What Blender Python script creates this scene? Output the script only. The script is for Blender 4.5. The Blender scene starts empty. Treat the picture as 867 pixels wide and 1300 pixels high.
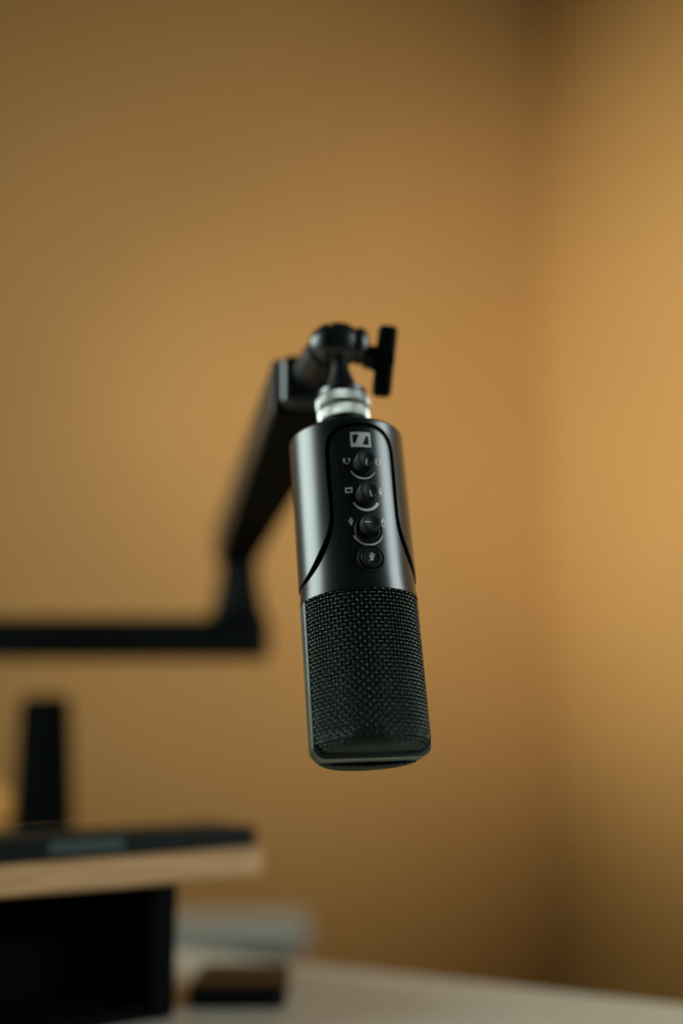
import bpy, bmesh, math, random
from mathutils import Vector, Matrix
R_ = math.radians
random.seed(4)
scene = bpy.context.scene
C = scene.collection
MM = 0.001

# ------------------------------------------------------------------ camera
CAM_H = 0.172                       # camera height above the desk top (desk top is z = 0)
PITCH = R_(11.0)
cam_data = bpy.data.cameras.new("camera")
cam = bpy.data.objects.new("camera", cam_data)
C.objects.link(cam)
cam.location = (0, 0, CAM_H)
cam.rotation_euler = (math.pi / 2 + PITCH, 0, 0)
cam_data.sensor_fit = 'VERTICAL'
cam_data.sensor_height = 36.0
cam_data.sensor_width = 24.0
cam_data.lens = 40.0
cam_data.clip_start = 0.01
cam_data.clip_end = 100
cam_data.dof.use_dof = True
cam_data.dof.focus_distance = 0.523
cam_data.dof.aperture_fstop = 1.37
scene.camera = cam

# ------------------------------------------------------------------ world, lamps, exposure
world = bpy.data.worlds.new("World")
scene.world = world
world.use_nodes = True
bg = world.node_tree.nodes["Background"]
bg.inputs[0].default_value = (0.60, 0.85, 0.78, 1)
bg.inputs[1].default_value = 0.02

def area(name, loc, target, sx, sy, power, col, spread=180):
    d = bpy.data.lights.new(name, 'AREA')
    d.shape = 'RECTANGLE'; d.size = sx; d.size_y = sy
    d.energy = power; d.color = col; d.spread = R_(spread)
    o = bpy.data.objects.new(name, d); C.objects.link(o)
    o.location = loc
    o.rotation_euler = (Vector(target) - Vector(loc)).to_track_quat('-Z', 'Y').to_euler()
    return o
area("window_light", (-1.22, 0.70, 0.70), (0.0, 0.57, 0.26), 0.85, 0.85, 6.4, (0.84, 1.0, 0.95), 110)
area("soft_light", (1.12, 0.42, 0.66), (0.0, 0.55, 0.24), 0.50, 0.85, 3.6, (0.84, 0.98, 1.0), 110)
def spot(name, loc, target, power, angle, blend, col, radius=0.12):
    d = bpy.data.lights.new(name, 'SPOT')
    d.energy = power; d.color = col; d.spot_size = R_(angle); d.spot_blend = blend; d.shadow_soft_size = radius
    o = bpy.data.objects.new(name, d); C.objects.link(o)
    o.location = loc
    o.rotation_euler = (Vector(target) - Vector(loc)).to_track_quat('-Z', 'Y').to_euler()
    return o
spot("wall_wash_fill", (0.82, 0.10, 0.60), (-0.02, 2.15, 0.85), 76, 67, 1.0, (1.0, 0.99, 1.06))  # added spot with no visible source, brightens the left wall
spot("wall_wash_fill", (-0.85, 1.05, 0.66), (0.79, 1.92, 0.80), 76, 69, 1.0, (1.0, 0.97, 0.93))  # second added fill, shapes the bright area on the right wall

scene.view_settings.view_transform = 'Standard'
scene.view_settings.look = 'None'
scene.view_settings.exposure = 0.0
scene.view_settings.gamma = 1.0
scene.view_settings.use_curve_mapping = False
scene.cycles.use_denoising = True
scene.cycles.max_bounces = 8

# ------------------------------------------------------------------ helpers
def mat(name, col, rough=0.5, metal=0.0, spec=0.5, coat=0.0, noise=None, bump=None, specks=None, rvar=None):
    m = bpy.data.materials.new(name); m.use_nodes = True
    nt = m.node_tree; b = nt.nodes["Principled BSDF"]
    b.inputs["Base Color"].default_value = (*col, 1)
    b.inputs["Roughness"].default_value = rough
    b.inputs["Metallic"].default_value = metal
    b.inputs["Specular IOR Level"].default_value = spec
    b.inputs["Coat Weight"].default_value = coat
    tc = nt.nodes.new("ShaderNodeTexCoord")
    def tex(scale, detail=4, stretch=None):
        n = nt.nodes.new("ShaderNodeTexNoise")
        n.inputs["Scale"].default_value = scale; n.inputs["Detail"].default_value = detail
        mp = nt.nodes.new("ShaderNodeMapping")
        if stretch: mp.inputs["Scale"].default_value = stretch
        nt.links.new(tc.outputs["Object"], mp.inputs[0]); nt.links.new(mp.outputs[0], n.inputs["Vector"])
        return n
    colsock = None
    if noise:
        scale, amount, stretch = noise
        n = tex(scale, 5, stretch)
        r = nt.nodes.new("ShaderNodeValToRGB")
        r.color_ramp.elements[0].position = 0.3; r.color_ramp.elements[1].position = 0.7
        r.color_ramp.elements[0].color = (*[c * (1 - amount) for c in col], 1)
        r.color_ramp.elements[1].color = (*[min(1, c * (1 + amount)) for c in col], 1)
        nt.links.new(n.outputs["Fac"], r.inputs[0])
        colsock = r.outputs[0]
    if specks:
        scale, thresh, scol = specks
        v = nt.nodes.new("ShaderNodeTexVoronoi"); v.inputs["Scale"].default_value = scale
        nt.links.new(tc.outputs["Object"], v.inputs["Vector"])
        ck = nt.nodes.new("ShaderNodeMath"); ck.operation = 'LESS_THAN'; ck.inputs[1].default_value = thresh
        nt.links.new(v.outputs["Distance"], ck.inputs[0])
        sep = nt.nodes.new("ShaderNodeSeparateColor"); nt.links.new(v.outputs["Color"], sep.inputs[0])
        gt = nt.nodes.new("ShaderNodeMath"); gt.operation = 'GREATER_THAN'; gt.inputs[1].default_value = 0.86
        nt.links.new(sep.outputs[0], gt.inputs[0])
        mu = nt.nodes.new("ShaderNodeMath"); mu.operation = 'MULTIPLY'
        nt.links.new(ck.outputs[0], mu.inputs[0]); nt.links.new(gt.outputs[0], mu.inputs[1])
        mx = nt.nodes.new("ShaderNodeMix"); mx.data_type = 'RGBA'
        mx.inputs[6].default_value = (*col, 1); mx.inputs[7].default_value = (*scol, 1)
        if colsock: nt.links.new(colsock, mx.inputs[6])
        nt.links.new(mu.outputs[0], mx.inputs[0]); colsock = mx.outputs[2]
    if colsock: nt.links.new(colsock, b.inputs["Base Color"])
    if rvar:
        scale, amount = rvar
        n = tex(scale, 3); mr = nt.nodes.new("ShaderNodeMapRange")
        mr.inputs[3].default_value = rough - amount; mr.inputs[4].default_value = rough + amount
        nt.links.new(n.outputs["Fac"], mr.inputs[0]); nt.links.new(mr.outputs[0], b.inputs["Roughness"])
    if bump:
        scale, dist, strength = bump
        n = tex(scale, 3); bp = nt.nodes.new("ShaderNodeBump")
        bp.inputs["Distance"].default_value = dist; bp.inputs["Strength"].default_value = strength
        nt.links.new(n.outputs["Fac"], bp.inputs["Height"]); nt.links.new(bp.outputs[0], b.inputs["Normal"])
    return m

def link(name, verts, faces, material, parent=None, smooth=True, sharp=35, weld=0.0, recalc=True, mats=None):
    me = bpy.data.meshes.new(name)
    me.from_pydata([tuple(v) for v in verts], [], faces)
    me.materials.append(material)
    if weld or recalc:
        bm = bmesh.new(); bm.from_mesh(me)
        if weld: bmesh.ops.remove_doubles(bm, verts=bm.verts, dist=weld)
        if recalc: bmesh.ops.recalc_face_normals(bm, faces=bm.faces)
        bm.to_mesh(me); bm.free()
    if smooth:
        me.shade_smooth()
        if sharp: me.set_sharp_from_angle(angle=R_(sharp))
    o = bpy.data.objects.new(name, me); C.objects.link(o)
    if parent: o.parent = parent
    return o

def tag(o, label=None, cat=None, group=None, kind=None):
    if label: o["label"] = label
    if cat: o["category"] = cat
    if group: o["group"] = group
    if kind: o["kind"] = kind
    return o

def empty(name, M):
    o = bpy.data.objects.new(name, None); C.objects.link(o)
    o.empty_display_size = 0.02
    o.matrix_world = M
    return o

class MB:
    """collects geometry; coordinates in metres, each piece through a matrix"""
    def __init__(self): self.v = []; self.f = []
    def add(self, verts, faces, M=None):
        n = len(self.v)
        self.v += [(M @ Vector(p)) if M is not None else Vector(p) for p in verts]
        self.f += [tuple(i + n for i in fc) for fc in faces]
        return self
    def lathe(self, prof, seg=48, M=None, rfun=None):
        """prof: list of (r, z); closed with poles where r == 0"""
        vs = []; fs = []; rings = []
        for (r, z) in prof:
            if r == 0:
                rings.append([len(vs)]); vs.append((0, 0, z))
            else:
                ring = []
                for k in range(seg):
                    a = 2 * math.pi * k / seg
                    rr = rfun(r, a, z) if rfun else r
                    ring.append(len(vs)); vs.append((rr * math.cos(a), rr * math.sin(a), z))
                rings.append(ring)
        for A, B in zip(rings, rings[1:]):
            if len(A) == 1 and len(B) == 1: continue
            for k in range(seg):
                k2 = (k + 1) % seg
                if len(A) == 1: fs.append((A[0], B[k], B[k2]))
                elif len(B) == 1: fs.append((A[k], B[0], A[k2]))
                else: fs.append((A[k], B[k], B[k2], A[k2]))
        return self.add(vs, fs, M)
    def prism(self, poly, z0, z1, M=None, bev=0.0):
        """extruded polygon (list of 2-D points) with an optional small chamfer all round"""
        n = len(poly)
        cx = sum(p[0] for p in poly) / n; cy = sum(p[1] for p in poly) / n
        def ring(z, inset):
            out = []
            for i in range(n):
                p0 = Vector(poly[i - 1]); p = Vector(poly[i]); p1 = Vector(poly[(i + 1) % n])
                e0 = (p - p0).normalized(); e1 = (p1 - p).normalized()
                nn = (Vector((-e0.y, e0.x)) + Vector((-e1.y, e1.x)))
                nn = nn.normalized() / max(0.5, math.cos(0.5 * e0.angle(e1)))
                if nn.dot(Vector((cx, cy)) - p) < 0: nn = -nn
                q = p + nn * inset; out.append((q.x, q.y, z))
            return out
        levels = [(z0, bev), (z0 + bev, 0), (z1 - bev, 0), (z1, bev)] if bev else [(z0, 0), (z1, 0)]
        vs = []; fs = []
        for z, ins in levels: vs += ring(z, ins)
        L = len(levels)
        for l in range(L - 1):
            for i in range(n):
                j = (i + 1) % n
                fs.append((l * n + i, l * n + j, (l + 1) * n + j, (l + 1) * n + i))
        fs.append(tuple(range(n))[::-1]); fs.append(tuple((L - 1) * n + i for i in range(n)))
        return self.add(vs, fs, M)
    def box(self, x0, x1, y0, y1, z0, z1, M=None, bev=0.0):
        return self.prism([(x0, y0), (x1, y0), (x1, y1), (x0, y1)], z0, z1, M, bev)
    def tube(self, path, rads, seg=12, M=None, ups=None):
        """round bar along a path of points with a radius per point, capped"""
        P = [Vector(p) for p in path]; vs = []; fs = []
        up = Vector((0, 0, 1))
        for i, p in enumerate(P):
            t = (P[min(i + 1, len(P) - 1)] - P[max(i - 1, 0)]).normalized()
            s = t.cross(up)
            if s.length < 1e-4: s = t.cross(Vector((1, 0, 0)))
            s.normalize(); u = s.cross(t)
            for k in range(seg):
                a = 2 * math.pi * k / seg
                vs.append(p + (s * math.cos(a) + u * math.sin(a)) * rads[i])
        for i in range(len(P) - 1):
            for k in range(seg):
                k2 = (k + 1) % seg
                fs.append((i * seg + k, i * seg + k2, (i + 1) * seg + k2, (i + 1) * seg + k))
        fs.append(tuple(range(seg))); fs.append(tuple((len(P) - 1) * seg + k for k in range(seg)))
        return self.add(vs, fs, M)
    def build(self, name, material, parent=None, **kw):
        return link(name, self.v, self.f, material, parent, **kw)

def rounded(x0, x1, y0, y1, r, n=6):
    out = []
    for cx, cy, a0 in ((x1 - r, y1 - r, 0), (x0 + r, y1 - r, 90), (x0 + r, y0 + r, 180), (x1 - r, y0 + r, 270)):
        for k in range(n + 1):
            a = R_(a0 + 90 * k / n); out.append((cx + r * math.cos(a), cy + r * math.sin(a)))
    return out

def pchip(xs, ys):
    n = len(xs); h = [xs[i + 1] - xs[i] for i in range(n - 1)]; d = [(ys[i + 1] - ys[i]) / h[i] for i in range(n - 1)]
    m = [d[0]] + [0 if d[i - 1] * d[i] <= 0 else 2 * d[i - 1] * d[i] / (d[i - 1] + d[i]) for i in range(1, n - 1)] + [d[-1]]
    def f(x):
        if x <= xs[0]: return ys[0]
        if x >= xs[-1]: return ys[-1]
        i = max(k for k in range(n - 1) if xs[k] <= x)
        t = (x - xs[i]) / h[i]
        return (ys[i] * (1 + 2 * t) * (1 - t) ** 2 + m[i] * h[i] * t * (1 - t) ** 2
                + ys[i + 1] * t * t * (3 - 2 * t) + m[i + 1] * h[i] * t * t * (t - 1))
    return f

# ------------------------------------------------------------------ materials
M_wall = mat("tan wall paint", (0.575, 0.329, 0.098), 0.75, spec=0.25, noise=(3.0, 0.03, None), bump=(180, 0.0006, 0.4))
M_floor = mat("brown floor", (0.16, 0.10, 0.06), 0.6, noise=(6, 0.25, (1, 8, 1)))
M_desk = mat("off white desk laminate", (0.62, 0.575, 0.47), 0.45, noise=(40, 0.03, None))
M_sleeve = mat("black satin metal paint", (0.008, 0.012, 0.011), 0.29, spec=0.95, rvar=(90, 0.02))
M_panel = mat("black satin panel", (0.008, 0.011, 0.010), 0.28, spec=0.88, rvar=(90, 0.02),
              specks=(420, 0.085, (0.35, 0.30, 0.22)))
M_core = mat("matt black inner wall", (0.004, 0.005, 0.005), 0.8, spec=0.1)
M_wire = mat("dark steel wire", (0.003, 0.006, 0.005), 0.21, spec=1.0)
M_liner = mat("black foam liner", (0.003, 0.004, 0.004), 0.95, spec=0.02)
M_rim = mat("black rim plastic", (0.006, 0.008, 0.009), 0.5, spec=0.3)
M_band = mat("dark grey band metal", (0.30, 0.32, 0.29), 0.36, metal=1.0)
M_knob = mat("black knob rubber", (0.006, 0.010, 0.009), 0.5, spec=0.3)
M_knob_lit = mat("knob rubber lit tone", (0.020, 0.033, 0.029), 0.6, spec=0.35)  # lighter than the knob sides: light on the tops put into their colour
M_print = mat("white print", (0.78, 0.76, 0.70), 0.5)
M_silver = mat("brushed silver metal", (0.70, 0.71, 0.65), 0.40, metal=1.0, noise=(900, 0.12, None))
M_arm = mat("black arm coating", (0.0035, 0.006, 0.005), 0.65, spec=0.09, bump=(900, 0.00004, 0.3))
M_cover = mat("satin arm side cover", (0.010, 0.013, 0.012), 0.36, spec=0.6)
M_joint = mat("glossy black joint", (0.006, 0.009, 0.008), 0.33, spec=1.0)
M_wood = mat("pale pine wood", (0.66, 0.37, 0.165), 0.5, noise=(14, 0.22, (1.5, 14, 14)))
M_orange = mat("orange glow colour", (0.78, 0.40, 0.09), 0.45)  # the glow is carried by plain colour, nothing emits here
M_block = mat("tan wood", (0.42, 0.27, 0.13), 0.55, noise=(20, 0.2, (2, 14, 14)))
M_black = mat("black plastic", (0.0025, 0.0045, 0.0035), 0.7, spec=0.05)
M_device = mat("dark device plastic", (0.006, 0.010, 0.009), 0.5, spec=0.15)
M_screen = mat("grey glossy inset", (0.035, 0.062, 0.062), 0.4)
M_case = mat("glossy black case", (0.006, 0.009, 0.008), 0.45, spec=0.1)
M_grey = mat("pale grey paper", (0.52, 0.50, 0.42), 0.7, noise=(60, 0.06, (1, 1, 30)))

# ------------------------------------------------------------------ places measured in the photograph (pixel of 867 x 1300, then depth or height)
FPX = 1444.4
def ray(x, y):
    u = (x - 433.5) / FPX; v = (650 - y) / FPX
    return Vector((u, math.cos(PITCH) - v * math.sin(PITCH), math.sin(PITCH) + v * math.cos(PITCH)))
def at_depth(x, y, d): return Vector((0, 0, CAM_H)) + ray(x, y) * d
def at_height(x, y, z):
    r = ray(x, y); return Vector((0, 0, CAM_H)) + r * ((z - CAM_H) / r.z)

# ------------------------------------------------------------------ setting: two walls, floor, desk
def wall(name, p0, direction, length, thick, z0, z1):
    d = Vector(direction).normalized(); n = Vector((-d.y, d.x))
    if n.y < 0: n = -n                                            # outwards, away from the camera
    a = Vector(p0); b = a + d * length
    mb = MB(); mb.prism([tuple(a), tuple(b), tuple(b + n * thick), tuple(a + n * thick)], z0, z1)
    return tag(mb.build(name, M_wall, smooth=False), kind='structure')
FLOOR = -0.74
corner = at_depth(691, 560, 2.4).xy
wl = wall("wall_left", corner, (-0.87, -0.49), 3.2, 0.1, FLOOR, 1.95)
wr = wall("wall_right", corner, (0.49, -0.87), 3.0, 0.1, FLOOR, 1.95)
mb = MB(); mb.box(-3.2, 3.2, -2.0, 3.4, FLOOR - 0.05, FLOOR - 0.001)
tag(mb.build("floor", M_floor, smooth=False), kind='structure')

Pa = at_height(380, 1222, 0).xy; Pb = at_height(867, 1275, 0).xy
e = (Pb - Pa).normalized(); nin = Vector((e.y, -e.x)) if e.x * 0 + (-e.x) < 0 else Vector((-e.y, e.x))
if nin.y > 0: nin = -nin
ang = math.atan2(e.y, e.x)
desk = empty("desk", Matrix.Translation((Pa.x, Pa.y, FLOOR)) @ Matrix.Rotation(ang, 4, 'Z'))
tag(desk, "off white desk with a plain smooth top under all the other things", "desk")
mb = MB(); mb.prism(rounded(-0.80, 0.62, -0.80, 0.0, 0.02), -FLOOR - 0.025, -FLOOR, bev=0.0015)
mb.build("desktop", M_desk, desk, sharp=30)
for lx in (-0.74, 0.56):
    for ly in (-0.74, -0.06):
        mb = MB(); mb.box(lx - 0.025, lx + 0.025, ly - 0.025, ly + 0.025, 0, -FLOOR - 0.0255, bev=0.002)
        mb.build("leg", M_desk, desk, smooth=False)

# ------------------------------------------------------------------ wooden riser board, its black stand, and the things on it
BZ = 0.0990
b0 = at_height(0, 1099, BZ).xy; b1 = at_height(341, 1075, BZ).xy
bd = (b1 - b0).normalized(); ba = math.atan2(bd.y, bd.x)
L1 = (b1 - b0).length
BM = Matrix.Translation((b0.x, b0.y, 0)) @ Matrix.Rotation(ba, 4, 'Z')      # x along the front edge, y away from the camera
board = MB(); board.prism(rounded(-0.22, L1, 0.0, 0.20, 0.011), BZ - 0.0180, BZ, bev=0.002)
o = board.build("wooden_board", M_wood, sharp=30)
o.matrix_world = BM
tag(o, "pale pine board lying across the black open box, rounded at its right end", "board")

# stand: open fronted box
SH = BZ - 0.0182
S0 = BM.inverted() @ at_height(213, 1289, 0)                       # lower right corner of its front, on the desk
sx, sy = S0.x, S0.y
stand = empty("open_box", BM @ Matrix.Translation((sx, min(max(sy, 0.0), 0.012), 0)))
tag(stand, "black open fronted box holding up the pale wooden board", "box")
w = 0.30; dpt = 0.17
mb = MB(); mb.box(-0.016, 0, 0, dpt, 0, SH, bev=0.0015); mb.build("side_panel", M_black, stand, smooth=False)
mb = MB(); mb.box(-w, -w + 0.016, 0, dpt, 0, SH, bev=0.0015); mb.build("side_panel", M_black, stand, smooth=False)
mb = MB(); mb.box(-w + 0.0165, -0.0165, dpt - 0.008, dpt, 0.009, SH, bev=0.001); mb.build("back_panel", M_black, stand, smooth=False)
mb = MB(); mb.box(-w + 0.0165, -0.0165, 0.002, dpt, 0, 0.008, bev=0.001); mb.build("bottom_panel", M_black, stand, smooth=False)
# a dark thing inside the box
inner = MB(); inner.prism(rounded(-0.235, -0.03, 0.055, 0.15, 0.008), 0.0085, 0.046, bev=0.003)
o = inner.build("black_case", M_black); o.matrix_world = stand.matrix_world.copy()
tag(o, "black low case kept inside the open box under the board", "case")

# flat dark device at the front of the board
dev = empty("flat_device", BM @ Matrix.Translation((0, 0.004, BZ)))
tag(dev, "slim black flat device with a grey front inset, lying along the wooden board", "device")
mb = MB(); mb.prism(rounded(-0.10, L1 - 0.005, 0.0, 0.060, 0.005), 0.0002, 0.0128, bev=0.0012); mb.build("body", M_device, dev)
mb = MB(); mb.box(0.030, 0.078, -0.0008, -0.0002, 0.0036, 0.0114, bev=0.0002); mb.build("front_inset", M_screen, dev)

# narrow upright thing standing at the back of the board
UD = 0.97
up0 = at_depth(59, 1058, UD)                                       # where it disappears behind the flat device
H = at_depth(57, 884, UD).z
px = UD / FPX
kt = (34 - 27.5) * px / (H - up0.z)
wb = 36.5 * px + kt * up0.z; wt = 30 * px; dpb = 0.012
mb = MB()
vs = []
lv = [(0.0, wb), (H * 0.96, wt + 0.001), (H, wt - 0.003)]
fs = []
for z, wd in lv:
    k = (wd / wb)
    for (x, y) in rounded(-wd, wd, -dpb * k, dpb * k, 0.004, 3): vs.append((x, y, z))
nn = len(vs) // 3
for l in range(2):
    for i in range(nn):
        j = (i + 1) % nn; fs.append((l * nn + i, l * nn + j, (l + 1) * nn + j, (l + 1) * nn + i))
fs += [tuple(range(nn)), tuple(2 * nn + i for i in range(nn))]
mb.add(vs, fs)
o = mb.build("upright_block", M_black)
o.matrix_world = Matrix.Translation((up0.x, up0.y, 0.0014)) @ Matrix.Rotation(R_(-1.8), 4, 'Y')
tag(o, "narrow black upright block tapering towards its top, standing behind the wooden board", "stand")

# orange ball standing in for a warm blurred glow at the left edge of the picture
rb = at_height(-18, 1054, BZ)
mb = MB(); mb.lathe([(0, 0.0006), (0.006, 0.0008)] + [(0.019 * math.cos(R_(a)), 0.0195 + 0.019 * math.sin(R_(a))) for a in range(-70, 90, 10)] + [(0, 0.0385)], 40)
o = mb.build("glow_ball", M_orange); o.location = (rb.x, rb.y, BZ)
tag(o, "warm glow put in as an orange ornament beside the black upright block, cut by the left edge", "ball")

# ------------------------------------------------------------------ small things on the desk
c0 = at_height(238, 1281, 0); c1 = at_height(362, 1281, 0)
cw = (c1 - c0).length
ch = 0.0135
mb = MB(); mb.prism(rounded(0, cw, 0, 0.074, 0.006), 0.0003, ch, bev=0.0018)
o = mb.build("flat_case", M_case); o.matrix_world = Matrix.Translation((c0.x, c0.y, 0))
tag(o, "small flat glossy black case lying on the off white desk", "case")

# low table with a pale top behind the desk, far out of focus
T0 = at_depth(393, 1172, 1.32)
tab = empty("side_table", Matrix.Translation((T0.x, T0.y, FLOOR)) @ Matrix.Rotation(R_(4), 4, 'Z'))
tag(tab, "narrow low table with a pale grey top standing behind the desk, mostly hidden", "table")
tz = T0.z - FLOOR
mb = MB(); mb.prism(rounded(-0.52, 0.0, 0.0, 0.10, 0.006), tz - 0.032, tz, bev=0.002); mb.build("tabletop", M_grey, tab)
mb = MB(); mb.box(-0.085, -0.022, 0.008, 0.092, 0.0, tz - 0.0323, bev=0.001); mb.build("side_panel", M_black, tab, smooth=False)
mb = MB(); mb.box(-0.50, -0.0855, 0.010, 0.090, 0.0, tz - 0.0323, bev=0.001); mb.build("front_panel", M_block, tab, smooth=False)

# ------------------------------------------------------------------ the microphone
A = Vector((2.2, 569.0, 35.5)) * MM; B = Vector((13.0, 513.0, -106.6)) * MM      # axis points in camera axes (right, away, up)
ax = (B - A).normalized()
Zl = -ax
f = Vector((0, -1, 0)); f = (f - f.dot(Zl) * Zl).normalized()
Xl = (-f).cross(Zl)
yaw = R_(14.5)
f2 = math.cos(yaw) * f + math.sin(yaw) * Xl
Yl = -f2; Xl = Yl.cross(Zl)
rotc = Matrix(((1, 0, 0), (0, math.cos(PITCH), -math.sin(PITCH)), (0, math.sin(PITCH), math.cos(PITCH))))
loc = rotc @ A + Vector((0, 0, CAM_H))
Rm = rotc @ Matrix((Xl, Yl, Zl)).transposed()
MIC = Matrix.Translation(loc) @ Rm.to_4x4()
mic = empty("microphone", MIC)
tag(mic, "black studio microphone with woven grille and three knobs, hanging upside down from the boom arm", "microphone")

def cyl(phi, t, r):                     # degrees, mm down the axis, mm radius -> local metres
    a = R_(phi); return (r * math.sin(a) * MM, -r * math.cos(a) * MM, -t * MM)

def arch(t0, rc, W, n, tail):
    def w(t):
        if t <= t0: return 0.0
        if t < t0 + rc: return W * max(0.0, 1 - ((rc - (t - t0)) / rc) ** n) ** (1 / n)
        return tail(t)
    return w
w_sl = arch(3.3, 16, 37.0, 2.8, pchip([19.3, 30, 40, 47, 51, 55, 60, 64, 67.5, 70, 72, 75.2, 77.0, 77.7, 78.0],
                                      [37.0, 37.0, 36.4, 36.2, 36.9, 38.7, 43.2, 48.8, 54.4, 58.8, 63.2, 73.2, 86, 120, 172]))
w_pn = arch(5.1, 15, 32.9, 2.8, pchip([20.1, 30, 45, 50, 55, 60, 64, 67.5, 70, 72.3, 75.5, 77.4, 79.0],
                                      [32.9, 32.9, 32.8, 33.0, 34.3, 37.4, 41.4, 46.2, 50, 54.6, 64.5, 75, 180]))
ts_top = lambda t0: [t0 + 0.02, t0 + 0.08, t0 + 0.2, t0 + 0.4, t0 + 0.7, t0 + 1.1, t0 + 1.7, t0 + 2.5, t0 + 3.5, t0 + 5, t0 + 7, t0 + 9.5, t0 + 12, t0 + 15]
ts_mid = [22, 26, 30, 34, 38, 42, 45, 47, 49, 51, 53, 55, 57, 59, 61, 63, 65, 66.5, 68, 69.5, 71, 72.3, 73.5, 74.6, 75.5, 76.3, 77.0]

def shell(name, material, rows, half, outside, radius, thick, N=120, bev=0.3, parent=mic):
    """curved sheet on the microphone's cylinder, row by row; outside=True keeps what lies beyond +-half(t)"""
    vs = []; fs = []
    for t in rows:
        w = half(t); r = radius(t)
        for k in range(N + 1):
            q = k / N
            phi = (w + (360 - 2 * w) * q) if outside else (-w + 2 * w * q)
            vs.append(cyl(phi, t, r))
    for i in range(len(rows) - 1):
        for k in range(N):
            a = i * (N + 1) + k
            fs.append((a, a + 1, a + N + 2, a + N + 1))
    o = link(name, vs, fs, material, parent, weld=1e-6, recalc=True, sharp=None)
    # make the sheet face outwards
    me = o.data
    pz = me.polygons[len(me.polygons) // 2]
    if pz.normal.x * pz.center.x + pz.normal.y * pz.center.y < 0: me.flip_normals()
    s = o.modifiers.new("thickness", 'SOLIDIFY'); s.thickness = thick * MM; s.offset = -1
    bv = o.modifiers.new("edge", 'BEVEL'); bv.width = bev * MM; bv.segments = 2; bv.limit_method = 'ANGLE'; bv.angle_limit = R_(55)
    dg = bpy.context.evaluated_depsgraph_get()
    nm = bpy.data.meshes.new_from_object(o.evaluated_get(dg))
    o.modifiers.clear(); old = o.data; o.data = nm; bpy.data.meshes.remove(old)
    nm.name = name
    nm.shade_smooth(); nm.set_sharp_from_angle(angle=R_(40))
    cn = [Vector(c.vector) for c in nm.corner_normals]             # true cylinder normals on the broad outer face
    for p in nm.polygons:
        rad = Vector((p.center.x, p.center.y, 0)).normalized()
        if p.normal.dot(rad) > 0.985:
            for li in p.loop_indices:
                co = nm.vertices[nm.loops[li].vertex_index].co
                cn[li] = Vector((co.x, co.y, 0)).normalized()
    nm.normals_split_custom_set(cn)
    return o
for m_ in (M_wire, M_band):
    m_.node_tree.nodes["Principled BSDF"].inputs["Specular Tint"].default_value = (0.78, 1.0, 0.90, 1)
R_SL, R_PN = 28.0, 27.15
def r_sleeve(t):
    if t < 2.0: return R_SL - 1.6 * (1 - math.sqrt(max(0, 1 - ((2.0 - t) / 2.0) ** 2)))
    return R_SL
shell("outer_sleeve", M_sleeve, [0, 0.25, 0.6, 1.1, 1.6, 2.1, 3.3] + ts_top(3.3) + ts_mid + [77.0 + 1.0 * k / 20 for k in range(1, 21)], w_sl, True, r_sleeve, 1.3)
shell("front_panel", M_panel, ts_top(5.1) + ts_mid + [77.4 + 1.6 * k / 24 for k in range(25)] + [79.6, 81, 83, 85.6], w_pn, False, lambda t: R_PN + 0.65 * max(0.0, min(1.0, (t - 76) / 9.5)) ** 1.3, 1.2)
mb = MB(); mb.lathe([(0, -0.9e-3), (0.0256, -0.9e-3), (0.0261, -1.4e-3), (0.0261, -0.0855), (0, -0.0855)], 96); mb.build("inner_wall", M_core, mic)
mb = MB(); mb.lathe([(0, 0.0), (0.020, 0.0), (0.0264, -0.2e-3), (0.0266, -0.7e-3), (0, -0.7e-3)], 96); mb.build("top_cap", M_sleeve, mic)

# --- U shaped metal band round the grille
def u_path(xo, tb, rc, t0=85.9, n=8):
    pts = [(-xo, t0), (-xo, (t0 + tb) / 2)]
    for k in range(n + 1):
        a = R_(180 - 90 * k / n) if False else R_(180 + 90 * k / n)
        pts.append((-xo + rc + rc * math.cos(a), tb - rc - rc * math.sin(a)))
    q = [(-x, t) for (x, t) in pts[::-1]]
    return pts + [(0, tb)] + q
def u_band(name, material, outer, inner, y0, y1, ch=0.35):
    """strip between an outer and an inner U line, y0..y1 (mm, - towards the front)"""
    vs = []; fs = []
    n = len(outer)
    for (xo, to), (xi, ti) in zip(outer, inner):
        d = Vector((xi - xo, ti - to)).normalized() * ch
        sec = [(xo + d.x, to + d.y, y0), (xo, to, y0 + ch), (xo, to, y1 - ch), (xo + d.x, to + d.y, y1), (xi, ti, y1), (xi, ti, y0)]
        vs += [(x * MM, y * MM, -t * MM) for (x, t, y) in sec]
    for i in range(n - 1):
        for k in range(6):
            k2 = (k + 1) % 6
            fs.append((i * 6 + k, i * 6 + k2, (i + 1) * 6 + k2, (i + 1) * 6 + k))
    fs += [tuple(range(6)), tuple((n - 1) * 6 + k for k in range(6))]
    return link(name, vs, fs, material, mic, sharp=40)
u_band("side_band", M_band, u_path(27.6, 158.6, 6.0), u_path(25.0, 155.6, 3.4), -4.4, 4.4)
u_band("grille_rim", M_rim, u_path(27.2, 156.6, 6.6), u_path(25.6, 154.6, 5.0), -5.9, -4.45, 0.3)
u_band("grille_rim", M_rim, u_path(27.2, 156.6, 6.6), u_path(25.6, 154.6, 5.0), 4.45, 5.6, 0.3)

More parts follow.
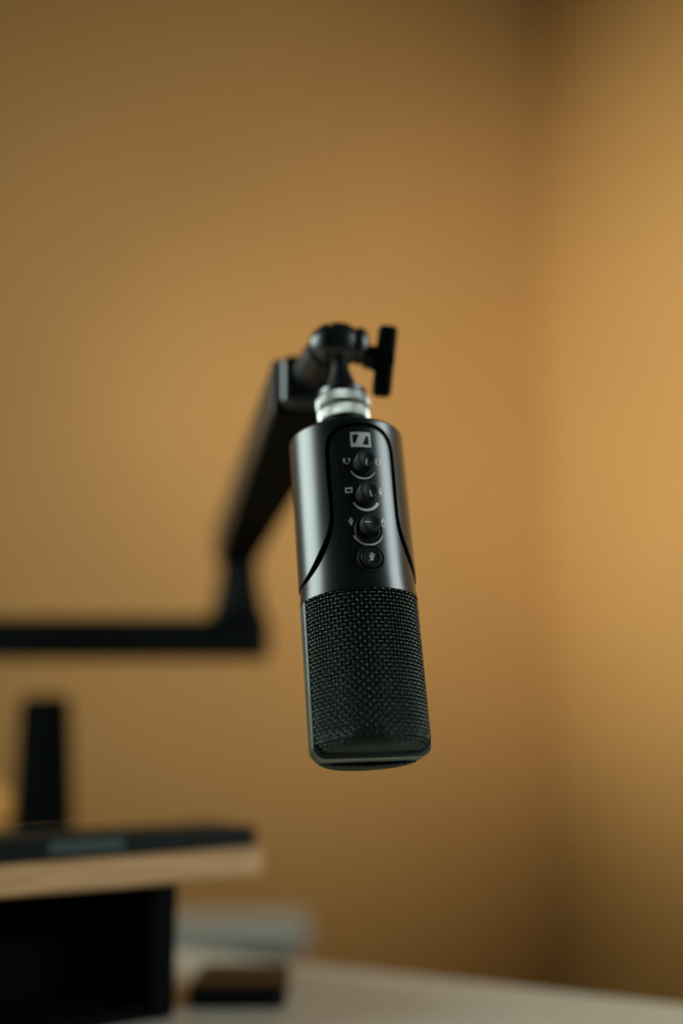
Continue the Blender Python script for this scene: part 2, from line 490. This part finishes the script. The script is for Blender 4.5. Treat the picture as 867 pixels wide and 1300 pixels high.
# --- woven wire grille: two families of wavy wires, over and under each other
R_GR = 26.8
def profile(front):
    """radius / depth line of the grille by arc length, mm"""
    if front: t1, ra, ta, tb = 148.8, 5.8, 6.4, 155.4
    else:     t1, ra, ta, tb = 152.0, 8.0, 7.4, 159.6
    pts = [(R_GR, 86.0), (R_GR, t1)]
    for k in range(1, 9):
        a = R_(90 * k / 8)
        pts.append((R_GR - ra + ra * math.cos(a), t1 + ta * math.sin(a)))
    pts.append((0.0, tb + (0.4 if front else 0.9)))
    return pts
def along(pts):
    s = [0.0]
    for a, b in zip(pts, pts[1:]): s.append(s[-1] + math.hypot(b[0] - a[0], b[1] - a[1]))
    def ev(x):
        x = max(0, min(s[-1] - 1e-6, x))
        i = max(k for k in range(len(s) - 1) if s[k] <= x)
        q = (x - s[i]) / (s[i + 1] - s[i])
        a, b = pts[i], pts[i + 1]
        dr, dt = b[0] - a[0], b[1] - a[1]; L = math.hypot(dr, dt)
        return a[0] + dr * q, a[1] + dt * q, dt / L, -dr / L      # r, t, normal r, normal t
    return ev, s
PU, PV, AMP, WR = 1.9, 1.76, 0.34, 0.38
def grille(front, sub, seg):
    mb = MB()
    pts = profile(front); ev, s = along(pts)
    s_side = s[-2]                                             # end of the rounded edge
    u0, u1 = -78.0, 78.0
    nu = int(round(R_GR * R_(u1 - u0) / PU)); nv = int(round(s_side / PV))
    base = 0 if front else 180
    def P(u, sv, off):
        r, t, nr, nt = ev(sv)
        return cyl(base + u, t + nt * off, r + nr * off)
    du = (u1 - u0) / nu; dv = s_side / nv
    for i in range(nu + 1):                                    # wires running down the grille
        u = u0 + i * du
        path = []
        for j in range(nv * sub + 1):
            q = j / sub
            path.append(P(u, q * dv, AMP * math.cos(math.pi * (q + i))))
        mb.tube(path, [WR * MM] * len(path), seg)
    for j in range(nv + 1):                                    # wires running round it
        path = []
        for i in range(nu * sub + 1):
            q = i / sub
            path.append(P(u0 + q * du, j * dv, -AMP * math.cos(math.pi * (q + j))))
        mb.tube(path, [WR * MM] * len(path), seg)
    # flat bottom: the same weave in the plane
    rb, tb = pts[-2]
    tb2 = pts[-1][1]
    sgn = -1 if front else 1
    n = int(2 * rb / PU)
    def zf(x, y, off): return (x * MM, sgn * y * MM, -(tb + (tb2 - tb) * (1 - math.hypot(x, y) / rb) + off) * MM)
    for i in range(n + 1):
        x = -rb + (i + 0.5) * 2 * rb / (n + 1)
        ym = math.sqrt(max(0, rb * rb - x * x))
        if ym > 5:
            m = max(2, int((ym - 4.6) / PU * sub))
            path = [zf(x, 4.6 + (ym - 4.6) * k / m, AMP * math.cos(math.pi * ((4.6 + (ym - 4.6) * k / m) / PU + i))) for k in range(m + 1)]
            mb.tube(path, [WR * MM] * len(path), seg)
    j = 0; y = 5.2
    while y < rb - 0.5:
        xm = math.sqrt(rb * rb - y * y); m = max(2, int(2 * xm / PU * sub))
        path = [zf(-xm + 2 * xm * k / m, y, -AMP * math.cos(math.pi * ((-xm + 2 * xm * k / m) / PU + j))) for k in range(m + 1)]
        mb.tube(path, [WR * MM] * len(path), seg)
        y += PU; j += 1
    o = link("woven_grille", mb.v, mb.f, M_wire, mic, sharp=None, recalc=False)
    tag(o, kind='stuff')
    return o
grille(True, 4, 6)
grille(False, 3, 5)
# foam behind the wires
mb = MB()
prof = [(0, -0.0857), (0.0258, -0.0857), (0.0258, -0.149), (0.0243, -0.1525), (0.0205, -0.1545), (0, -0.1545)]
mb.lathe(prof, 64); mb.build("foam_liner", M_liner, mic)
half = [(0.0180 * math.cos(R_(a)), 0.0180 * math.sin(R_(a))) for a in range(9, 173, 6)]
mb = MB(); mb.prism(half, -0.1588, -0.1500); mb.build("foam_liner", M_liner, mic)

# --- flat print on the panel: shapes in (a, t) millimetres on the panel's surface
def decal(name, quads, material=None, lift=0.05, nx=6):
    vs = []; fs = []
    rr = R_PN + lift
    for q in quads:
        n0 = len(vs)
        (ax0, at0), (bx, bt), (cx, ct), (dx, dt) = q          # a-b top edge, d-c bottom edge
        for j in range(3):
            v = j / 2
            for i in range(nx + 1):
                u = i / nx
                x = (ax0 * (1 - u) + bx * u) * (1 - v) + (dx * (1 - u) + cx * u) * v
                t = (at0 * (1 - u) + bt * u) * (1 - v) + (dt * (1 - u) + ct * u) * v
                vs.append(cyl(math.degrees(x / R_PN), t, rr))
        for j in range(2):
            for i in range(nx):
                a = n0 + j * (nx + 1) + i
                fs.append((a, a + nx + 1, a + nx + 2, a + 1))
    return link(name, vs, fs, material or M_print, mic, sharp=None, recalc=False)
def rect(x0, x1, t0, t1): return [(x0, t0), (x1, t0), (x1, t1), (x0, t1)]
def arcq(cx, ct, r0, r1, a0, a1, n=18, taper=None):
    """ring piece; angle 0 = right, 90 = down"""
    out = []
    for k in range(n):
        qa, qb = k / n, (k + 1) / n
        A0, A1 = R_(a0 + (a1 - a0) * qa), R_(a0 + (a1 - a0) * qb)
        wa, wb = (taper(qa), taper(qb)) if taper else (1, 1)
        mid = (r0 + r1) / 2; h = (r1 - r0) / 2
        out.append([(cx + (mid + h * wa) * math.cos(A0), ct + (mid + h * wa) * math.sin(A0)),
                    (cx + (mid + h * wb) * math.cos(A1), ct + (mid + h * wb) * math.sin(A1)),
                    (cx + (mid - h * wb) * math.cos(A1), ct + (mid - h * wb) * math.sin(A1)),
                    (cx + (mid - h * wa) * math.cos(A0), ct + (mid - h * wa) * math.sin(A0))])
    return out
# square badge with its slanted stroke
x0, x1, t0, t1 = -4.95, 4.95, 8.2, 15.9
W_, H_ = x1 - x0, t1 - t0
def n2(x, y): return (x0 + W_ * x, t0 + H_ * y)
decal("logo_badge", [
    rect(x0, x1, t0, t0 + 0.15 * H_), rect(x0, x1, t1 - 0.15 * H_, t1),
    rect(x0, x0 + 0.105 * W_, t0 + 0.15 * H_, t1 - 0.15 * H_), rect(x1 - 0.105 * W_, x1, t0 + 0.15 * H_, t1 - 0.15 * H_),
    [n2(0.43, 0.15), n2(0.80, 0.15), n2(0.565, 0.85), n2(0.20, 0.85)],
    [n2(0.105, 0.76), n2(0.24, 0.76), n2(0.20, 0.85), n2(0.105, 0.85)],
    [n2(0.80, 0.15), n2(0.895, 0.15), n2(0.895, 0.24), n2(0.77, 0.24)]])
def headphones(cx, ct, s):              # drawn upside down, as they hang: band below, cups above
    return arcq(cx, ct, 1.15 * s, 1.6 * s, -20, 200, 16) + [rect(cx - 1.8 * s, cx - 0.7 * s, ct - 1.6 * s, ct - 0.1 * s),
                                                            rect(cx + 0.7 * s, cx + 1.8 * s, ct - 1.6 * s, ct - 0.1 * s)]
def screen_icon(cx, ct):
    return [rect(cx - 1.75, cx + 1.75, ct - 1.45, ct - 0.62), rect(cx - 1.75, cx + 1.75, ct + 0.62, ct + 1.35),
            rect(cx - 1.75, cx - 1.05, ct - 0.62, ct + 0.62), rect(cx + 1.05, cx + 1.75, ct - 0.62, ct + 0.62)]
def mic_icon(cx, ct, s, hollow=False):   # upside down: foot above, capsule below
    q = [rect(cx - 0.75 * s, cx + 0.75 * s, ct - 1.95 * s, ct - 1.6 * s), rect(cx - 0.2 * s, cx + 0.2 * s, ct - 1.6 * s, ct - 0.9 * s)]
    q += arcq(cx, ct + 0.1 * s, 1.0 * s, 1.35 * s, 180, 360, 12)
    if hollow:
        q += arcq(cx, ct, 0.48 * s, 0.85 * s, 180, 360, 10) + arcq(cx, ct + 1.2 * s, 0.48 * s, 0.85 * s, 0, 180, 10)
        q += [rect(cx - 0.85 * s, cx - 0.48 * s, ct, ct + 1.2 * s), rect(cx + 0.48 * s, cx + 0.85 * s, ct, ct + 1.2 * s)]
    else:
        q += arcq(cx, ct, 0.0, 0.7 * s, 180, 360, 10) + arcq(cx, ct + 1.1 * s, 0.0, 0.7 * s, 0, 180, 10)
        q += [rect(cx - 0.7 * s, cx + 0.7 * s, ct, ct + 1.1 * s)]
    return q
TK = [26.0, 41.85, 58.0]; TB = 72.0
decal("headphone_icon", headphones(-7.5, TK[0] - 2.9, 0.95), nx=2)
decal("headphone_icon", headphones(7.9, TK[0] - 2.9, 1.0), nx=2)
decal("screen_icon", screen_icon(-7.6, TK[1] - 3.9), nx=2)
decal("microphone_icon", mic_icon(7.8, TK[1] - 3.5, 1.0), nx=2)
decal("microphone_icon", mic_icon(-7.7, TK[2] - 4.3, 0.95), nx=2)
decal("microphone_icon", mic_icon(7.9, TK[2] - 4.1, 1.12, True), nx=2)
decal("scale_arc", arcq(0, TK[0], 5.75, 6.7, 158, 22, 26, lambda q: 1.0 - 0.75 * q ** 1.5), nx=1)
decal("scale_arc", arcq(0, TK[1], 5.55, 7.0, 158, 22, 26, lambda q: 0.62 + 0.45 * q), nx=1)
decal("scale_arc", arcq(0, TK[2], 6.75, 7.8, 160, 20, 26, lambda q: 1.0 - 0.75 * q ** 1.5), nx=1)

# --- knobs and button; their local z points out of the panel, x right, y towards the top of the panel
def on_panel(t, phi=0.0, lift=0.0):
    p = Vector(cyl(phi, t, R_PN + lift)); a = R_(phi)
    z = Vector((math.sin(a), -math.cos(a), 0)); y = Vector((0, 0, 1)); x = y.cross(z)
    M = Matrix((x, y, z)).transposed().to_4x4(); M.translation = p
    return M
def knob(t, pointer, ring):
    K = on_panel(t - 1.1)
    KR = on_panel(t)
    teeth = 32
    def ribs(r, a, z):
        return r * (1 + 0.03 * math.cos(teeth * a)) if 0.0005 < z < 0.00705 else r
    o = MB().lathe([(0, -0.0015), (0.00465, -0.0015), (0.00465, 0.0004), (0.00450, 0.0006), (0.00438, 0.0068), (0.00430, 0.0071), (0.00422, 0.00720),
                    (0.00415, 0.00715), (0, 0.0071)], 192, None, ribs)
    o = o.build("knob", M_knob, mic, sharp=40); o.matrix_local = K
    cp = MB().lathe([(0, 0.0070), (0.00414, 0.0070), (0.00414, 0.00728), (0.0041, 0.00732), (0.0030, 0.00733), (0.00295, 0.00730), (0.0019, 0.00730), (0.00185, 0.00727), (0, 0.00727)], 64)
    cp.build("knob_lit_top", M_knob_lit, o, sharp=60)
    dx, dy = pointer; L = math.hypot(dx, dy); ang = math.atan2(dy / L, dx / L)
    p = MB(); p.box(0.0006, 0.0036, -0.00028, 0.00028, 0.0071, 0.00745, bev=0.00005)
    po = p.build("pointer", M_print, o, smooth=False); po.matrix_local = Matrix.Rotation(ang, 4, 'Z')
    if ring:
        r = MB().lathe([(0.0047, -0.001), (0.0047, 0.0006), (0.0050, 0.0009), (0.0054, 0.0007), (0.0056, 0.0003), (0.0059, 0.0003), (0.0060, 0.0010), (0.0063, 0.0010),
                        (0.0065, 0.0007), (0.0065, -0.0015)], 72)
        ro = r.build("knob_ring", M_knob, mic); ro.matrix_local = KR
knob(TK[0], (-0.15, -1), False)
knob(TK[1], (0.22, -1), False)
knob(TK[2], (-1, 0.0), True)
K = on_panel(TB)
o = MB().lathe([(0.0053, -0.0015), (0.0053, 0.0004), (0.0055, 0.0009), (0.0060, 0.0010), (0.0063, 0.0007), (0.0064, -0.0015)], 72).build("button_ring", M_knob, mic)
o.matrix_local = K
o = MB().lathe([(0, 0.00175), (0.0020, 0.00180), (0.0036, 0.0020), (0.0043, 0.0021), (0.0047, 0.0019), (0.0050, 0.0012), (0.0051, -0.0015), (0, -0.0015)], 72).build("mute_button", M_knob, mic)
o.matrix_local = K
def flat(name, quads, z, parent, s=1.0):
    vs = []; fs = []
    for q in quads:
        n0 = len(vs); vs += [(x * MM * s, -t * MM * s, z) for (x, t) in q]; fs.append((n0, n0 + 3, n0 + 2, n0 + 1))
    return link(name, vs, fs, M_print, parent, smooth=False, recalc=False)
sl = [(-1.5, 1.75), (-1.25, 2.0), (1.6, -1.45), (1.35, -1.7)]
flat("mute_icon", mic_icon(0.0, -0.1, 0.98) + [sl], 0.00205, o)

# ------------------------------------------------------------------ the boom arm
elbow = at_depth(302, 811, 1.0)
ARM = Matrix.Translation((elbow.x - 0.50, elbow.y, 0))
arm = empty("boom_arm", ARM)
tag(arm, "black low boom arm with a silver knurled mount holding the microphone", "boom arm")
inv = ARM.inverted()
def bar(name, p0, p1, w, h, material, rc, bev=0.0012, e0=0.0, e1=0.0, up=Vector((0, 0, 1))):
    d = (p1 - p0); L = d.length; x = d.normalized(); y = up.cross(x).normalized(); z = x.cross(y)
    M = Matrix((x, y, z)).transposed().to_4x4(); M.translation = p0
    mb = MB(); mb.prism(rounded(-e0, L + e1, -w / 2, w / 2, rc), -h / 2, h / 2, inv @ M, bev)
    return mb.build(name, material, arm, sharp=30)
# lower arm parallel to the picture, its post on the desk outside the frame
bar("lower_arm", Vector((elbow.x - 0.50, elbow.y, elbow.z)), elbow, 0.036, 0.0360, M_arm, 0.0175, 0.004, 0.02, 0.028)
def post(name, p, prof, material, seg=32):
    mb = MB(); mb.lathe(prof, seg, inv @ Matrix.Translation(p)); return mb.build(name, material, arm)
zt = elbow.z - 0.0184
post("desk_post", Vector((elbow.x - 0.50, elbow.y, 0)), [(0, 0.0005), (0.045, 0.0005), (0.045, 0.006), (0.043, 0.008), (0.014, 0.010), (0.012, 0.014), (0.012, zt), (0, zt)], M_arm)
near = at_depth(393, 491, 0.628); far = at_depth(304, 688, 1.0)
dirn = (far - near).normalized()
bar("upper_arm", near, far, 0.035, 0.0335, M_arm, 0.003, 0.002, 0.0, 0.016)
side = Vector((0, 0, 1)).cross(dirn).normalized()
bar("side_cover", near + side * 0.0189, far + side * 0.0189, 0.0026, 0.0310, M_cover, 0.001, 0.0006, -0.001, 0.013)
zb = far.z - 0.0169
post("elbow_post", Vector((elbow.x, elbow.y, elbow.z + 0.0182)),
     [(0, 0), (0.0275, 0.0), (0.0250, 0.004), (0.0220, 0.009), (0.0205, 0.017), (0.0190, 0.027), (0.0175, 0.035), (0.0170, zb - elbow.z - 0.0255),
      (0.0175, zb - elbow.z - 0.0215), (0.0175, zb - elbow.z - 0.0185), (0, zb - elbow.z - 0.0185)], M_arm)
# end cap of the upper arm and the knuckle leading to the swivel head
head = at_depth(432, 438, 0.592)
cap_dir = -dirn
bar("arm_cap", near - dirn * 0.0100, near - dirn * 0.0003, 0.033, 0.0305, M_joint, 0.0045, 0.004)
kn = MB()
k0 = near - dirn * 0.004 + Vector((0.0, 0, 0.004)); k1 = head + Vector((-0.008, 0.006, -0.001))
kn.tube([k0, k0.lerp(k1, 0.35), k0.lerp(k1, 0.7), k1], [0.0105, 0.0112, 0.0105, 0.0095], 24, inv)
kn.build("knuckle", M_joint, arm)
# swivel head: a drum whose axis runs left to right, slightly turned
xd = (Vector((1, 0.10, -0.04))).normalized(); yd = Vector((0, 0, 1)).cross(xd).normalized(); zd = xd.cross(yd)
def x_lathe(name, prof, material, seg=48, rfun=None):
    M = Matrix((yd, zd, xd)).transposed().to_4x4(); M.translation = head
    mb = MB(); mb.lathe(prof, seg, inv @ M, rfun); return mb.build(name, material, arm, sharp=45)
x_lathe("swivel_head", [(0, -0.0162), (0.0030, -0.0160), (0.0050, -0.0150), (0.0078, -0.0124), (0.0098, -0.0098), (0.0107, -0.0075), (0.0106, -0.0068), (0.0099, -0.0066), (0.0099, -0.0056),
                        (0.0112, -0.0053), (0.0116, -0.0040), (0.0116, 0.0005), (0.0112, 0.0028), (0.0100, 0.0055), (0.0090, 0.0072), (0.0089, 0.0080), (0.0100, 0.0086), (0.0098, 0.0106), (0.0086, 0.0128), (0.0066, 0.0142), (0, 0.0144)], M_joint)
sc_ = head + xd * 0.0136
hub = at_depth(489, 456, 0.590)
mb = MB(); ps = sc_ - xd * 0.001 + Vector((0, 0, -0.0055))
mb.tube([ps, ps.lerp(hub, 0.5), hub], [0.0062, 0.0064, 0.0064], 20, inv); mb.build("thumbscrew_shaft", M_joint, arm)
mb = MB(); mb.tube([hub - xd * 0.0075, hub - xd * 0.0062, hub + xd * 0.0036, hub + xd * 0.0042], [0.0062, 0.0067, 0.0067, 0.0060], 24, inv); mb.build("thumbscrew_hub", M_arm, arm)
# thumbscrew: one wing bar with a hub
wt = at_depth(493, 415, 0.592); wb_ = at_depth(483.5, 503, 0.588)
x = (wb_ - wt).normalized(); y = Vector((0, 1, 0)); y = (y - y.dot(x) * x).normalized(); z = x.cross(y)
WM = Matrix((x, y, z)).transposed().to_4x4(); WM.translation = wt
Lw = (wb_ - wt).length
mb = MB(); mb.prism([(0, -0.0030), (0.0012, -0.0042), (0.012, -0.0052), (Lw * 0.5, -0.0062), (Lw - 0.012, -0.0052), (Lw - 0.0012, -0.0042), (Lw, -0.0030),
                     (Lw, 0.0030), (Lw - 0.0012, 0.0042), (Lw - 0.012, 0.0052), (Lw * 0.5, 0.0062), (0.012, 0.0052), (0.0012, 0.0042), (0, 0.0030)],
                    -0.0050, 0.0050, inv @ WM, 0.0018)
mb.build("thumbscrew_wing", M_arm, arm)
# neck and rings on the microphone's own axis
MA = inv @ MIC
def axial(name, prof, material, seg=64, rfun=None, sharp=40):
    mb = MB(); mb.lathe([(r * MM, -t * MM) for r, t in prof], seg, MA, rfun); return mb.build(name, material, arm, sharp=sharp)
axial("mount_cone", [(0, -46.5), (3.0, -46.5), (3.6, -45.5), (5.2, -38), (7.6, -30.5), (8.6, -28.6), (9.2, -28.0), (11.6, -27.2), (12.2, -26.6), (12.2, -23.6), (11.8, -23.2), (0, -23.2)], M_joint)
def knurl(n, amp, lean):
    def fn(r, a, z): return r * (1 + amp * math.sin(n * a + lean * z)) if r > 0.0115 else r
    return fn
axial("locking_ring", [(0, -22.9), (12.5, -22.9), (12.9, -22.7), (13.2, -22.2), (13.2, -18.3), (12.9, -17.8), (12.0, -17.5), (0, -17.5)], M_silver, 364, knurl(52, 0.020, 1500), 25)
axial("locking_ring", [(0, -15.9), (11.9, -15.9), (12.4, -15.7), (12.7, -15.2), (12.7, -10.2), (12.4, -9.7), (11.4, -9.4), (0, -9.4)], M_silver, 364, knurl(52, 0.020, -1500), 25)
axial("threaded_stud", [(0, -17.45), (10.4, -17.45), (10.4, -15.95), (0, -15.95)], M_joint)
mb = MB(); mb.lathe([(0, 9.3e-3), (0.0102, 9.3e-3), (0.0102, 0.2e-3), (0, 0.2e-3)], 48); mb.build("mount_neck", M_joint, mic)
